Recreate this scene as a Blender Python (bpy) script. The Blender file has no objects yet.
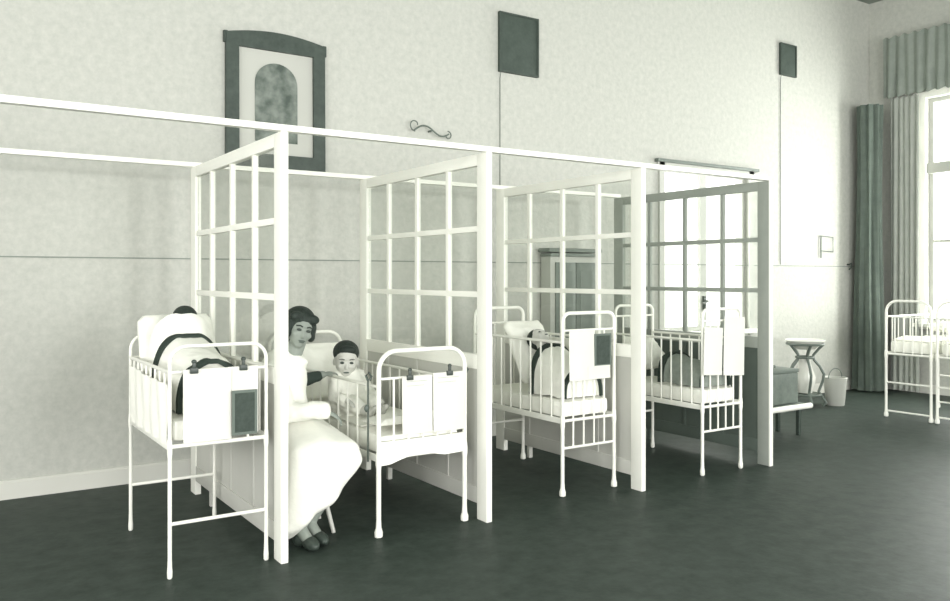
import bpy, bmesh, math, random
from mathutils import Vector, Matrix, noise
random.seed(7)
C = bpy.context.scene.collection
PI = math.pi

# ------------------------------------------------------------------ camera model (950 x 601)
F = 823.63; CX = 475.0; CY = 276.76; YAW = 0.5881
CAM = Vector((-1.384, -5.639, 1.3265))
FW = Vector((math.sin(YAW), math.cos(YAW), 0)); RT = Vector((math.cos(YAW), -math.sin(YAW), 0))

def at(px, py, axis, val):
    """the point of the world plane axis = val that the photograph shows at (px, py)"""
    d = FW + RT * ((px - CX) / F) - Vector((0, 0, 1)) * ((py - CY) / F)
    t = (val - CAM[axis]) / d[axis]
    return CAM + d * t

# ------------------------------------------------------------------ materials
def tone(v):
    """a neutral of the old print: warm in the lights, greenish in the darks"""
    k = min(1.0, v / 0.55) ** 0.6
    return (v * (0.66 + 0.34 * k), v, v * (0.81 + 0.11 * k), 1)

def mat(name, v, rough=0.6, spec=0.3, metal=0.0, mottled=0.0, scale=8.0, bump=0.0, bscale=60.0):
    m = bpy.data.materials.new(name); m.use_nodes = True
    nt = m.node_tree; b = nt.nodes['Principled BSDF']
    b.inputs['Base Color'].default_value = tone(v)
    b.inputs['Roughness'].default_value = rough
    b.inputs['Specular IOR Level'].default_value = spec
    b.inputs['Metallic'].default_value = metal
    tc = nt.nodes.new('ShaderNodeTexCoord')
    if mottled:
        n = nt.nodes.new('ShaderNodeTexNoise'); n.inputs['Scale'].default_value = scale
        n.inputs['Detail'].default_value = 8; n.inputs['Roughness'].default_value = 0.7
        r = nt.nodes.new('ShaderNodeValToRGB')
        r.color_ramp.elements[0].position = 0.3; r.color_ramp.elements[1].position = 0.7
        r.color_ramp.elements[0].color = tone(v * (1 - mottled)); r.color_ramp.elements[1].color = tone(min(0.95, v * (1 + mottled)))
        nt.links.new(tc.outputs['Object'], n.inputs['Vector']); nt.links.new(n.outputs['Fac'], r.inputs['Fac'])
        nt.links.new(r.outputs['Color'], b.inputs['Base Color'])
    if bump:
        n2 = nt.nodes.new('ShaderNodeTexNoise'); n2.inputs['Scale'].default_value = bscale; n2.inputs['Detail'].default_value = 4
        bp = nt.nodes.new('ShaderNodeBump'); bp.inputs['Strength'].default_value = bump; bp.inputs['Distance'].default_value = 0.01
        nt.links.new(tc.outputs['Object'], n2.inputs['Vector']); nt.links.new(n2.outputs['Fac'], bp.inputs['Height'])
        nt.links.new(bp.outputs['Normal'], b.inputs['Normal'])
    return m

def glass_mat(name, tint):
    m = bpy.data.materials.new(name); m.use_nodes = True; nt = m.node_tree
    for n in list(nt.nodes): nt.nodes.remove(n)
    out = nt.nodes.new('ShaderNodeOutputMaterial'); mx = nt.nodes.new('ShaderNodeMixShader')
    tr = nt.nodes.new('ShaderNodeBsdfTransparent'); tr.inputs['Color'].default_value = (tint * .99, tint, tint * .985, 1)
    gl = nt.nodes.new('ShaderNodeBsdfGlossy'); gl.inputs['Roughness'].default_value = 0.03
    lw = nt.nodes.new('ShaderNodeLayerWeight'); lw.inputs['Blend'].default_value = 0.5
    pw = nt.nodes.new('ShaderNodeMath'); pw.operation = 'POWER'; pw.inputs[1].default_value = 5.0
    ma = nt.nodes.new('ShaderNodeMath'); ma.operation = 'MULTIPLY_ADD'; ma.inputs[1].default_value = 0.55; ma.inputs[2].default_value = 0.03
    nt.links.new(lw.outputs['Facing'], pw.inputs[0]); nt.links.new(pw.outputs[0], ma.inputs[0]); nt.links.new(ma.outputs[0], mx.inputs[0]); nt.links.new(tr.outputs[0], mx.inputs[1]); nt.links.new(gl.outputs[0], mx.inputs[2])
    nt.links.new(mx.outputs[0], out.inputs['Surface'])
    return m

def wall_mat():
    """mottled plaster; a slightly deeper dado below the line"""
    m = mat('plaster', 0.53, rough=0.85, spec=0.15, mottled=0.10, scale=20.0, bump=0.25, bscale=35)
    nt = m.node_tree; b = nt.nodes['Principled BSDF']
    src = b.inputs['Base Color'].links[0].from_socket
    geo = nt.nodes.new('ShaderNodeNewGeometry'); sep = nt.nodes.new('ShaderNodeSeparateXYZ')
    lt = nt.nodes.new('ShaderNodeMath'); lt.operation = 'LESS_THAN'; lt.inputs[1].default_value = 1.447
    mix = nt.nodes.new('ShaderNodeMix'); mix.data_type = 'RGBA'; mix.blend_type = 'MULTIPLY'
    mix.inputs[7].default_value = (0.99, 0.99, 0.99, 1)
    nt.links.new(geo.outputs['Position'], sep.inputs[0]); nt.links.new(sep.outputs['Z'], lt.inputs[0])
    nt.links.new(lt.outputs[0], mix.inputs[0]); nt.links.new(src, mix.inputs[6]); nt.links.new(mix.outputs[2], b.inputs['Base Color'])
    return m

M = {
    'plaster': wall_mat(),
    'ceiling': mat('ceiling_plaster', 0.30, 0.9, 0.1, mottled=0.05),
    'floor': mat('dark_linoleum', 0.058, 0.5, 0.10, mottled=0.30, scale=9, bump=0.12, bscale=25),
    'skirting': mat('skirting_paint', 0.66, 0.5),
    'line': mat('dado_line_paint', 0.28, 0.7),
    'enamel': mat('white_enamel', 0.86, 0.35, 0.4, bump=0.02),
    'paint': mat('white_gloss_paint', 0.90, 0.45, 0.3, mottled=0.02, scale=4),
    'panel': mat('pale_panel_paint', 0.56, 0.5, 0.3, mottled=0.04, scale=3),
    'shaded_panel': mat('shaded_panel_paint', 0.13, 0.5, 0.3, mottled=0.08, scale=4),  # shade on the end partition's lower panel, put into its colour
    'shaded_frame': mat('shaded_frame', 0.36, 0.5, 0.3, mottled=0.08, scale=4),  # backlit shade of the end partition's frame, put into its colour
    'glass': glass_mat('clear_glass', 0.955),
    'winglass': glass_mat('window_glass', 0.97),
    'linen': mat('white_linen', 0.90, 0.9, 0.1, mottled=0.03, scale=14, bump=0.3, bscale=25),
    'cotton': mat('white_cotton', 0.87, 0.9, 0.1, mottled=0.03, scale=14, bump=0.25, bscale=40),
    'trim': mat('dark_blanket_trim', 0.055, 0.9, 0.1),
    'blanket_grey': mat('grey_blanket', 0.30, 0.95, 0.05, mottled=0.15, scale=18, bump=0.3),
    'paper': mat('chart_paper', 0.70, 0.8, 0.1, mottled=0.02),
    'ink': mat('faded_ink', 0.42, 0.8, 0.1),
    'slate': mat('dark_board', 0.07, 0.7, 0.2, mottled=0.25, scale=30),
    'slate_edge': mat('board_frame', 0.16, 0.6, 0.2),
    'clip': mat('dark_metal_clip', 0.05, 0.4, 0.5),
    'rod': mat('dark_steel_rod', 0.10, 0.4, 0.5),
    'iron': mat('grey_iron', 0.16, 0.5, 0.4),
    'skin': mat('skin', 0.30, 0.55, 0.3, mottled=0.05, scale=12),
    'skin_child': mat('child_skin', 0.56, 0.55, 0.3, mottled=0.04, scale=12),
    'feature': mat('eye_dark', 0.05, 0.4, 0.4),
    'lip': mat('lip', 0.13, 0.5, 0.3),
    'hair': mat('dark_hair', 0.035, 0.6, 0.25, mottled=0.4, scale=40, bump=0.5, bscale=90),
    'shoe': mat('dark_shoe_leather', 0.06, 0.4, 0.4),
    'stocking': mat('pale_stocking', 0.40, 0.7, 0.2),
    'arm_shade': mat('arm_shade_cloth', 0.06, 0.9, 0.1),  # dark tone stands in for shade on the woman's left forearm
    'frame': mat('dark_picture_frame', 0.075, 0.5, 0.3, mottled=0.25, scale=15),
    'mount': mat('picture_mount', 0.52, 0.8, 0.1),
    'plate': mat('dark_wall_plate', 0.085, 0.7, 0.2, mottled=0.2, scale=10),
    'curtain': mat('corner_shade_cloth', 0.15, 0.95, 0.05, mottled=0.15, scale=6),  # dark cloth tone stands in for backlit shade in the corner
    'sheer': mat('pale_curtain_cloth', 0.42, 0.95, 0.05, mottled=0.08, scale=6),
    'pelmet': mat('grey_pelmet_cloth', 0.30, 0.95, 0.05, mottled=0.12, scale=5),
    'cupboard': mat('dark_cupboard_paint', 0.2, 0.5, 0.3, mottled=0.1, scale=5),
    'cupboard_frame': mat('pale_cupboard_paint', 0.50, 0.5, 0.3),
    'tin': mat('grey_tin', 0.17, 0.5, 0.4, mottled=0.3, scale=7),
    'porcelain': mat('porcelain', 0.86, 0.2, 0.5),
    'seat': mat('stool_wood', 0.55, 0.5, 0.3),
}

def picture_mat():
    m = mat('picture_print', 0.2, 0.6, 0.2)
    nt = m.node_tree; b = nt.nodes['Principled BSDF']
    tc = nt.nodes.new('ShaderNodeTexCoord'); n = nt.nodes.new('ShaderNodeTexNoise')
    n.inputs['Scale'].default_value = 9; n.inputs['Detail'].default_value = 5
    r = nt.nodes.new('ShaderNodeValToRGB')
    r.color_ramp.elements[0].position = 0.36; r.color_ramp.elements[0].color = tone(0.10)
    r.color_ramp.elements[1].position = 0.70; r.color_ramp.elements[1].color = tone(0.30)
    nt.links.new(tc.outputs['Object'], n.inputs['Vector']); nt.links.new(n.outputs['Fac'], r.inputs[0]); nt.links.new(r.outputs[0], b.inputs['Base Color'])
    return m
M['picture'] = picture_mat()

# ------------------------------------------------------------------ mesh helpers
class MB:
    def __init__(self): self.bm = bmesh.new()
    def box(self, c, s, rz=0, bev=0.0, rot=None):
        b2 = bmesh.new(); bmesh.ops.create_cube(b2, size=1)
        for v in b2.verts: v.co = Vector((v.co.x * s[0], v.co.y * s[1], v.co.z * s[2]))
        if bev: bmesh.ops.bevel(b2, geom=list(b2.edges), offset=bev, segments=2, profile=0.6, affect='EDGES')
        R = rot if rot is not None else Matrix.Rotation(rz, 3, 'Z')
        for v in b2.verts: v.co = R @ v.co + Vector(c)
        self.add(b2); return self
    def add(self, b2):
        me = bpy.data.meshes.new('tmp'); b2.to_mesh(me); b2.free(); self.bm.from_mesh(me); bpy.data.meshes.remove(me)
    def tube(self, pts, r, n=10, closed=False):
        pts = [Vector(p) for p in pts]; k = len(pts)
        rr = r if isinstance(r, (list, tuple)) else [r] * k
        rings = []; prev = None
        for i, p in enumerate(pts):
            a = pts[i - 1] if (i > 0 or closed) else p; b = pts[(i + 1) % k] if (i < k - 1 or closed) else p
            t = (b - a).normalized()
            if prev is None:
                u = Vector((0, 0, 1)) if abs(t.z) < 0.9 else Vector((1, 0, 0))
            else: u = prev
            u = (u - t * u.dot(t)).normalized(); w = t.cross(u); prev = u
            rings.append([self.bm.verts.new(p + (u * math.cos(2 * PI * j / n) + w * math.sin(2 * PI * j / n)) * rr[i]) for j in range(n)])
        for i in range(k if closed else k - 1):
            A, B = rings[i], rings[(i + 1) % k]
            for j in range(n): self.bm.faces.new((A[j], A[(j + 1) % n], B[(j + 1) % n], B[j]))
        if not closed:
            self.bm.faces.new(list(reversed(rings[0]))); self.bm.faces.new(rings[-1])
        return self
    def lathe(self, prof, c=(0, 0, 0), n=20, rfun=None):
        c = Vector(c); rings = []
        for (r, z) in prof:
            rings.append([self.bm.verts.new(c + Vector((math.cos(2 * PI * j / n), math.sin(2 * PI * j / n), 0)) * (r * (rfun(2 * PI * j / n, z) if rfun else 1)) + Vector((0, 0, z))) for j in range(n)])
        for A, B in zip(rings, rings[1:]):
            for j in range(n): self.bm.faces.new((A[j], A[(j + 1) % n], B[(j + 1) % n], B[j]))
        self.bm.faces.new(list(reversed(rings[0]))); self.bm.faces.new(rings[-1])
        return self
    def ell(self, c, s, R=None, seg=20, ring=14):
        b2 = bmesh.new(); bmesh.ops.create_uvsphere(b2, u_segments=seg, v_segments=ring, radius=1)
        for v in b2.verts:
            p = Vector((v.co.x * s[0], v.co.y * s[1], v.co.z * s[2]))
            v.co = (R @ p if R else p) + Vector(c)
        self.add(b2); return self
    def cap(self, a, b, ra, rb, n=14):
        """tapered limb with round ends"""
        a, b = Vector(a), Vector(b); d = (b - a).normalized(); pts = []; rr = []
        for k in range(5):
            th = PI / 2 * k / 4; pts.append(a - d * ra * math.cos(th)); rr.append(max(1e-4, ra * math.sin(th)))
        for k in range(5):
            th = PI / 2 * k / 4; pts.append(b + d * rb * math.sin(th)); rr.append(max(1e-4, rb * math.cos(th)))
        return self.tube(pts, rr, n)
    def prism(self, poly, axis, a, b):
        """extrude a polygon; axis 'y': poly in (x,z); axis 'x': poly in (y,z)"""
        def mk(p, t): return Vector((p[0], t, p[1])) if axis == 'y' else Vector((t, p[0], p[1]))
        A = [self.bm.verts.new(mk(p, a)) for p in poly]; B = [self.bm.verts.new(mk(p, b)) for p in poly]
        self.bm.faces.new(A); self.bm.faces.new(list(reversed(B))); n = len(poly)
        for i in range(n): self.bm.faces.new((A[i], B[i], B[(i + 1) % n], A[(i + 1) % n]))
        return self
    def sheet(self, fn, nu, nv, th=0.004):
        """a cloth surface fn(u,v) with real thickness"""
        top = [[Vector(fn(i / nu, j / nv)) for j in range(nv + 1)] for i in range(nu + 1)]
        def nrm(i, j):
            a = top[min(i + 1, nu)][j] - top[max(i - 1, 0)][j]; b = top[i][min(j + 1, nv)] - top[i][max(j - 1, 0)]
            n = a.cross(b); return n.normalized() if n.length > 1e-9 else Vector((0, 0, 1))
        T = [[self.bm.verts.new(top[i][j]) for j in range(nv + 1)] for i in range(nu + 1)]
        U = [[self.bm.verts.new(top[i][j] - nrm(i, j) * th) for j in range(nv + 1)] for i in range(nu + 1)]
        for i in range(nu):
            for j in range(nv):
                self.bm.faces.new((T[i][j], T[i + 1][j], T[i + 1][j + 1], T[i][j + 1]))
                self.bm.faces.new((U[i][j], U[i][j + 1], U[i + 1][j + 1], U[i + 1][j]))
        for i in range(nu):
            self.bm.faces.new((T[i][0], U[i][0], U[i + 1][0], T[i + 1][0])); self.bm.faces.new((T[i][nv], T[i + 1][nv], U[i + 1][nv], U[i][nv]))
        for j in range(nv):
            self.bm.faces.new((T[0][j], T[0][j + 1], U[0][j + 1], U[0][j])); self.bm.faces.new((T[nu][j], U[nu][j], U[nu][j + 1], T[nu][j + 1]))
        return self
    def build(self, name, m, parent=None, smooth=True, loc=None):
        bmesh.ops.recalc_face_normals(self.bm, faces=self.bm.faces)
        me = bpy.data.meshes.new(name)
        if loc is not None:
            for v in self.bm.verts: v.co -= Vector(loc)
        self.bm.to_mesh(me); self.bm.free()
        return link(name, me, m, parent, smooth, loc)
    def remesh(self, name, m, parent=None, vox=0.008, sm=6, fn=None, loc=None):
        """fuse the overlapping shapes into one continuous surface"""
        bmesh.ops.recalc_face_normals(self.bm, faces=self.bm.faces)
        me = bpy.data.meshes.new('tmp'); self.bm.to_mesh(me); self.bm.free()
        o = bpy.data.objects.new('tmp', me); C.objects.link(o)
        r = o.modifiers.new('r', 'REMESH'); r.mode = 'VOXEL'; r.voxel_size = vox
        if sm:
            s = o.modifiers.new('s', 'SMOOTH'); s.iterations = sm; s.factor = 0.5
        dg = bpy.context.evaluated_depsgraph_get(); dg.update()
        me2 = bpy.data.meshes.new_from_object(o.evaluated_get(dg))
        bpy.data.objects.remove(o); bpy.data.meshes.remove(me)
        me2.materials.clear()
        for v in me2.vertices:
            if fn: v.co = fn(v.co.copy())
            if loc is not None: v.co = v.co - Vector(loc)
        return link(name, me2, m, parent, True, loc)

def link(name, me, m, parent, smooth, loc):
    me.name = name
    if smooth:
        for p in me.polygons: p.use_smooth = True
        try: me.set_sharp_from_angle(angle=math.radians(42))
        except Exception: pass
    me.materials.append(M[m] if isinstance(m, str) else m)
    o = bpy.data.objects.new(name, me); C.objects.link(o)
    if parent is not None: o.parent = parent
    if loc is not None: o.location = loc
    return o

def tag(o, label, cat, group=None, kind=None):
    o['label'] = label; o['category'] = cat
    if group: o['group'] = group
    if kind: o['kind'] = kind
    return o
def thing(name, label, cat, loc=(0, 0, 0), rz=0, group=None):
    o = bpy.data.objects.new(name, None); C.objects.link(o); o.location = loc; o.rotation_euler = (0, 0, rz); o.empty_display_size = 0.1
    return tag(o, label, cat, group)
def struct(name, mb, m, smooth=False, parent=None):
    o = mb.build(name, m, parent, smooth); o['kind'] = 'structure' 
    return o
def copy_tree(o, parent=None):
    c = o.copy(); C.objects.link(c)
    if parent is not None: c.parent = parent
    for ch in list(o.children): copy_tree(ch, c)
    return c

# ------------------------------------------------------------------ the room
XL, XR, YF, ZC = -4.6, 8.1, -9.2, 4.62
W1 = (4.55, 5.86, 0.78, 2.40)            # window in the back wall: x0,x1,z0,z1
W2 = (-0.69, -2.35, 0.80, 3.36)          # windows in the end wall: y near corner, y far, z0,z1
W3 = (-4.0, -5.7, 0.80, 3.36)
struct('floor', MB().box(((XL + XR) / 2, YF / 2, -0.1), (XR - XL + 0.6, -YF + 0.6, 0.2)), 'floor')
struct('ceiling', MB().box(((XL + XR) / 2, YF / 2, ZC + 0.1), (XR - XL + 0.6, -YF + 0.6, 0.2)), 'ceiling')

def wall_x(name, y0, y1, x0, x1, holes):
    """wall running along X with rectangular holes (x0,x1,z0,z1), sorted"""
    b = MB(); ym, t = (y0 + y1) / 2, abs(y1 - y0); cur = x0
    for (a, c, z0, z1) in holes:
        b.box(((cur + a) / 2, ym, ZC / 2), (a - cur, t, ZC))
        b.box(((a + c) / 2, ym, z0 / 2), (c - a, t, z0)); b.box(((a + c) / 2, ym, (z1 + ZC) / 2), (c - a, t, ZC - z1)); cur = c
    b.box(((cur + x1) / 2, ym, ZC / 2), (x1 - cur, t, ZC))
    return struct(name, b, 'plaster')
def wall_y(name, x0, x1, y0, y1, holes):
    b = MB(); xm, t = (x0 + x1) / 2, abs(x1 - x0); cur = y0
    for (a, c, z0, z1) in holes:
        b.box((xm, (cur + a) / 2, ZC / 2), (t, abs(a - cur), ZC))
        b.box((xm, (a + c) / 2, z0 / 2), (t, abs(c - a), z0)); b.box((xm, (a + c) / 2, (z1 + ZC) / 2), (t, abs(c - a), ZC - z1)); cur = c
    b.box((xm, (cur + y1) / 2, ZC / 2), (t, abs(y1 - cur), ZC))
    return struct(name, b, 'plaster')
wall_x('wall_back', 0.0, 0.3, XL - 0.3, XR + 0.3, [W1])
wall_y('wall_right', XR, XR + 0.3, 0.0, YF - 0.3, [W2, W3])
FH = [(-3.4, -1.6, 0.7, 2.9), (0.2, 2.0, 0.7, 2.9), (3.8, 5.6, 0.7, 2.9)]
LH = [(-1.6, -3.2, 0.7, 2.9), (-4.3, -6.1, 0.7, 2.9), (-7.0, -8.6, 0.7, 2.9)]
wall_x('wall_front', YF - 0.3, YF, XL - 0.3, XR + 0.3, FH)
wall_y('wall_left', XL - 0.3, XL, 0.0, YF, LH)
struct('baseboard_back', MB().box(((XL + XR) / 2, -0.009, 0.05), (XR - XL, 0.018, 0.10)).box(((XL + XR) / 2, -0.006, 0.106), (XR - XL, 0.012, 0.012)), 'skirting')
struct('baseboard_right', MB().box((XR - 0.009, YF / 2, 0.05), (0.018, -YF - 0.05, 0.10)), 'skirting')
struct('trim_1', MB().box(((XL + 7.84) / 2, -0.004, 1.447), (7.84 - XL, 0.006, 0.008)), 'line')

def window_x(name, x0, x1, z0, z1, y):
    """two-leaf window in the back wall"""
    root = bpy.data.objects.new(name, None); C.objects.link(root); root['kind'] = 'structure'; root.location = ((x0 + x1) / 2, y, z0)
    L = root.location.copy()
    w = 0.07; b = MB()
    b.box((x0 - w / 2 + .02, -0.012, (z0 + z1) / 2), (w, 0.024, z1 - z0 + 2 * w)); b.box((x1 + w / 2 - .02, -0.012, (z0 + z1) / 2), (w, 0.024, z1 - z0 + 2 * w))
    b.box(((x0 + x1) / 2, -0.012, z1 + w / 2), (x1 - x0 + 2 * w, 0.024, w)); b.build('window_casing', 'cupboard_frame', root, False, L).location = (0, 0, 0)
    MB().box(((x0 + x1) / 2, -0.03, z1 + w - 0.02), (x1 - x0 + 0.20, 0.05, 0.03)).build('window_cornice', 'iron', root, False, L).location = (0, 0, 0)
    MB().box(((x0 + x1) / 2, -0.04, z0 - 0.02), (x1 - x0 + 0.2, 0.1, 0.04)).build('window_sill', 'paint', root, False, L).location = (0, 0, 0)
    xm = (x0 + x1) / 2
    for (a, c) in ((x0, xm), (xm, x1)):
        f = MB(); s = 0.045; yy = 0.07
        f.box((a + s / 2, yy, (z0 + z1) / 2), (s, 0.04, z1 - z0)); f.box((c - s / 2, yy, (z0 + z1) / 2), (s, 0.04, z1 - z0))
        f.box(((a + c) / 2, yy, z0 + s / 2), (c - a - 2 * s, 0.04, s)); f.box(((a + c) / 2, yy, z1 - s / 2), (c - a - 2 * s, 0.04, s))
        fo = f.build('window_sash', 'cupboard_frame', root, False, L); fo.location = (0, 0, 0)
        MB().box(((a + c) / 2, yy, (z0 + z1) / 2), (c - a - 2 * s, 0.005, z1 - z0 - 2 * s)).build('window_pane', 'winglass', root, False, L).location = (0, 0, 0)
    MB().box((xm, 0.04, 1.06), (0.03, 0.03, 0.14), bev=0.005).tube([(xm, 0.03, 1.08), (xm, -0.01, 1.08), (xm - .05, -0.02, 1.07), (xm - .09, -0.02, 1.06)], 0.010).build('window_handle', 'clip', root, True, L).location = (0, 0, 0)
    return root
window_x('window_1', W1[0], W1[1], W1[2], W1[3], 0)

def window_y(name, y0, y1, z0, z1):
    root = bpy.data.objects.new(name, None); C.objects.link(root); root['kind'] = 'structure'; root.location = (XR, (y0 + y1) / 2, z0)
    L = root.location.copy(); w = 0.14; ym = (y0 + y1) / 2; W = abs(y1 - y0); x = XR
    b = MB()
    b.box((x - .015, y0 + w / 2, (z0 + z1) / 2), (0.03, w, z1 - z0 + w)); b.box((x - .015, y1 - w / 2, (z0 + z1) / 2), (0.03, w, z1 - z0 + w)); b.box((x - .015, ym, z1 + .05), (0.03, W, .1))
    b.build('window_casing', 'paint', root, False, L).location = (0, 0, 0)
    MB().box((x - .05, ym, z0 - .02), (0.14, W + .2, 0.04)).build('window_sill', 'paint', root, False, L).location = (0, 0, 0)
    MB().box((x + 0.06, ym, 2.56), (0.1, W, 0.12)).build('window_transom', 'cupboard_frame', root, False, L).location = (0, 0, 0)
    f = MB(); s = 0.05
    for yy in (y0 - s / 2, y1 + s / 2, ym): f.box((x + .08, yy, (z0 + z1) / 2), (.05, s, z1 - z0))
    for zz in (z0 + s / 2, z1 - s / 2): f.box((x + .08, ym, zz), (.048, W, s))
    f.box((x + .08, ym, 1.73), (.04, W, .03))
    f.build('window_sash', 'cupboard_frame', root, False, L).location = (0, 0, 0)
    MB().box((x + .08, ym, (z0 + z1) / 2), (.005, W, z1 - z0)).build('window_pane', 'winglass', root, False, L).location = (0, 0, 0)
    return root
window_y('window_2', W2[0], W2[1], W2[2], W2[3]); window_y('window_3', W3[0], W3[1], W3[2], W3[3])

# ------------------------------------------------------------------ glazed partitions
PX = (-0.0215, 1.1285, 2.2885, 3.5237); TH = 0.036
YB, YP, HP = -0.425, -1.984, 2.0
def partition(label, x, frame, panel, edge=None):
    r = thing('glazed_partition', label, 'partition', (x, (YB + YP) / 2, 0), group='glazed partitions between the cots')
    yb, yp = YB - (YB + YP) / 2, YP - (YB + YP) / 2
    pb, sb = 0.095, 0.105
    xm = TH / 2
    MB().box((xm, yp + pb / 2, HP / 2), (TH, pb, HP), bev=0.004).build('front_post', frame, r)
    MB().box((xm, yb - sb / 2, HP / 2), (TH, sb, HP), bev=0.004).build('back_post', frame, r)
    ya, yc = yp + pb, yb - sb
    ym, Ln = (ya + yc) / 2, yc - ya
    MB().box((xm, ym, 1.968), (TH * .96, Ln, 0.064), bev=0.003).build('top_rail', frame, r)
    mun = (-0.83, -1.205, -1.57)
    for y in mun: MB().box((xm, y - (YB + YP) / 2, 1.42), (TH * .7, 0.032, 1.04), bev=0.003).build('glazing_bar', frame, r)
    for z in (1.59, 1.23): MB().box((xm, ym, z), (TH * .66, Ln, 0.032), bev=0.003).build('glazing_bar', frame, r)
    g = MB(); ys = [ya] + [y - (YB + YP) / 2 for y in reversed(mun)] + [yc]; zs = [0.9, 1.23, 1.59, 1.936]
    g.box((xm, ym, 1.42), (0.004, Ln, 1.03)); g.build('glass', 'glass', r, False)
    MB().box((xm, ym, 0.86), (TH * .96, Ln, 0.08), bev=0.003).build('lock_rail', frame, r)
    MB().box((xm, ym, 0.48), (TH * .5, Ln, 0.70)).build('lower_panel', panel, r, False)
    MB().box((xm, ym, 0.13), (TH * .92, Ln, 0.09), bev=0.003).build('bottom_rail', panel, r)
    for k, y in enumerate(mun):
        z0 = 0.0 if k == 0 else 0.175
        MB().box((xm, y - (YB + YP) / 2, (z0 + 0.82) / 2), (TH * .85, 0.03, 0.82 - z0), bev=0.003).build('panel_stile', panel, r)
    if edge: MB().box((xm, yp - 0.004, HP / 2), (TH, 0.008, HP)).build('lit_edge', edge, r, False)  # bright strip added for the light on the front edge
    return r
p1 = partition('white glazed partition beside the seated woman in white', PX[0], 'paint', 'panel')
p2 = copy_tree(p1); p2.location.x = PX[1]; p2['label'] = 'white glazed partition right beside the cot with the sitting toddler'
p3 = copy_tree(p1); p3.location.x = PX[2]; p3['label'] = 'white glazed partition with the dark cupboard seen through its panes'
p4 = partition('glazed partition in painted shade at the end of the row, before the bright window', PX[3], 'shaded_frame', 'shaded_panel', 'enamel')

# long rails that tie the partitions
r = MB().box(((XL + PX[3] + TH) / 2, YP + 0.02, HP + 0.0155), (PX[3] + TH - XL - 0.004, 0.045, 0.030), bev=0.004).build('partition_rail', 'paint', None, True, (-1, YP + .02, HP))
tag(r, 'long white front rail running over the tops of the partition posts', 'rail')
r = MB().box(((XL + PX[3] + TH) / 2, YB - 0.03, HP + 0.0155), (PX[3] + TH - XL - 0.004, 0.04, 0.030), bev=0.004).build('partition_rail', 'paint', None, True, (-1, YB - .03, HP))
tag(r, 'long white rear rail near the wall, behind the partitions and below the arched picture', 'rail')

# ------------------------------------------------------------------ cots
def arch_pts(w, z0, z1, rad, y, n=8):
    pts = [(-w / 2, y, z0), (-w / 2, y, z1 - rad)]
    for k in range(1, n + 1):
        a = PI / 2 * k / n; pts.append((-w / 2 + rad - rad * math.cos(a), y, z1 - rad + rad * math.sin(a)))
    for k in range(0, n + 1):
        a = PI / 2 * k / n; pts.append((w / 2 - rad + rad * math.sin(a), y, z1 - rad + rad * math.cos(a)))
    pts.append((w / 2, y, z0)); return pts

def cot(label, xc, yf, w, L, hoop, cross, base, low, side, rad, rz=0, nb=4, post=0.0125, bars_low=False, loc=None, side_bars=8, mth=0.10, apron=False, rods=False, foot_mid=None, flare=1.6):
    r = thing('hospital_cot', label, 'cot', loc or (xc, yf + L / 2, 0), rz, 'white iron cots')
    f, h = -L / 2, L / 2
    for nm, y in (('foot_end', f), ('head_end', h)):
        e = MB().tube(arch_pts(w, base, hoop, rad, y), post * .92, 12).build(nm, 'enamel', r)
        zc = cross
        MB().tube([(-w / 2, y, zc), (w / 2, y, zc)], 0.0075).build('crossbar', 'enamel', e)
        zb = low if (bars_low and nm == 'foot_end') else base
        for k in range(nb):
            x = -w / 2 + w * (k + 1) / (nb + 1)
            MB().tube([(x, y, zb), (x, y, zc)], 0.006, 8).build('bar', 'enamel', e)
        MB().tube([(-w / 2, y, base), (w / 2, y, base)], 0.010).build('crossbar', 'enamel', e)
        if low: MB().tube([(-w / 2, y, low), (w / 2, y, low)], 0.0085).build('crossbar', 'enamel', e)
        if foot_mid:
            MB().tube([(-w / 2, y, foot_mid), (w / 2, y, foot_mid)], 0.0085).build('crossbar', 'enamel', e)
        for s in (-1, 1):
            p = post
            MB().lathe([(p * .9, 0), (p * flare * .97, .006), (p * flare, .03), (p * 1.1, .05), (p * .95, .09), (p * .95, base - .05), (p * 1.2, base - .03), (p * 1.25, base), (p * 1.05, base + .03), (p * .9, base + .035)], (s * w / 2, y, 0), 14).build('leg', 'enamel', r)
    for s in (-1, 1):
        MB().box((s * w / 2, 0, base), (0.012, L, 0.035), bev=.003).build('bed_rail', 'enamel', r)
        sp = MB().tube([(s * (w / 2), f, side), (s * (w / 2), h, side)], 0.0085).build('side_panel', 'enamel', r)
        for k in range(side_bars):
            y = f + L * (k + 1) / (side_bars + 1)
            MB().tube([(s * w / 2, y, base), (s * w / 2, y, side)], 0.0055, 8).build('bar', 'enamel', sp)
    MB().box((0, 0, base + mth / 2 + .012), (w - 0.045, L - 0.05, mth), bev=.028).build('mattress', 'linen', r)
    if apron:
        top, n = base + .085, 24; poly = []
        for k in range(n + 1):
            u = k / n; poly.append((-w / 2 + w * u, base - .035 + .028 * math.sin(PI * min(1, max(0, (u - .12) / .62))) ** 1.0 * (1 if u > .12 else 0) - .0 + (.02 * u)))
        poly += [(w / 2, top), (-w / 2, top)]
        MB().prism(poly, 'y', f - .012, f + .012).build('foot_apron', 'linen', r)
    if rods:
        for s in (-1, 1):
            x = s * (w / 2 + (.040 if s > 0 else .030))
            ro = MB().tube([(x, f + .06, base - .02), (x, f + .06, side + .03)], 0.0055, 8).build('slide_rod', 'rod', r)
            MB().tube([(x, f + .06, side + .03), (x - .012, f + .06, side + .055), (x + .004, f + .06, side + .07), (x + .02, f + .06, side + .05), (x + .008, f + .06, side + .03)], 0.007, 8).build('rod_hook', 'rod', ro)
            MB().ell((x - .012, f + .05, side - .11), (.014, .01, .02)).build('rod_catch', 'rod', ro)
    return r

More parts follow.
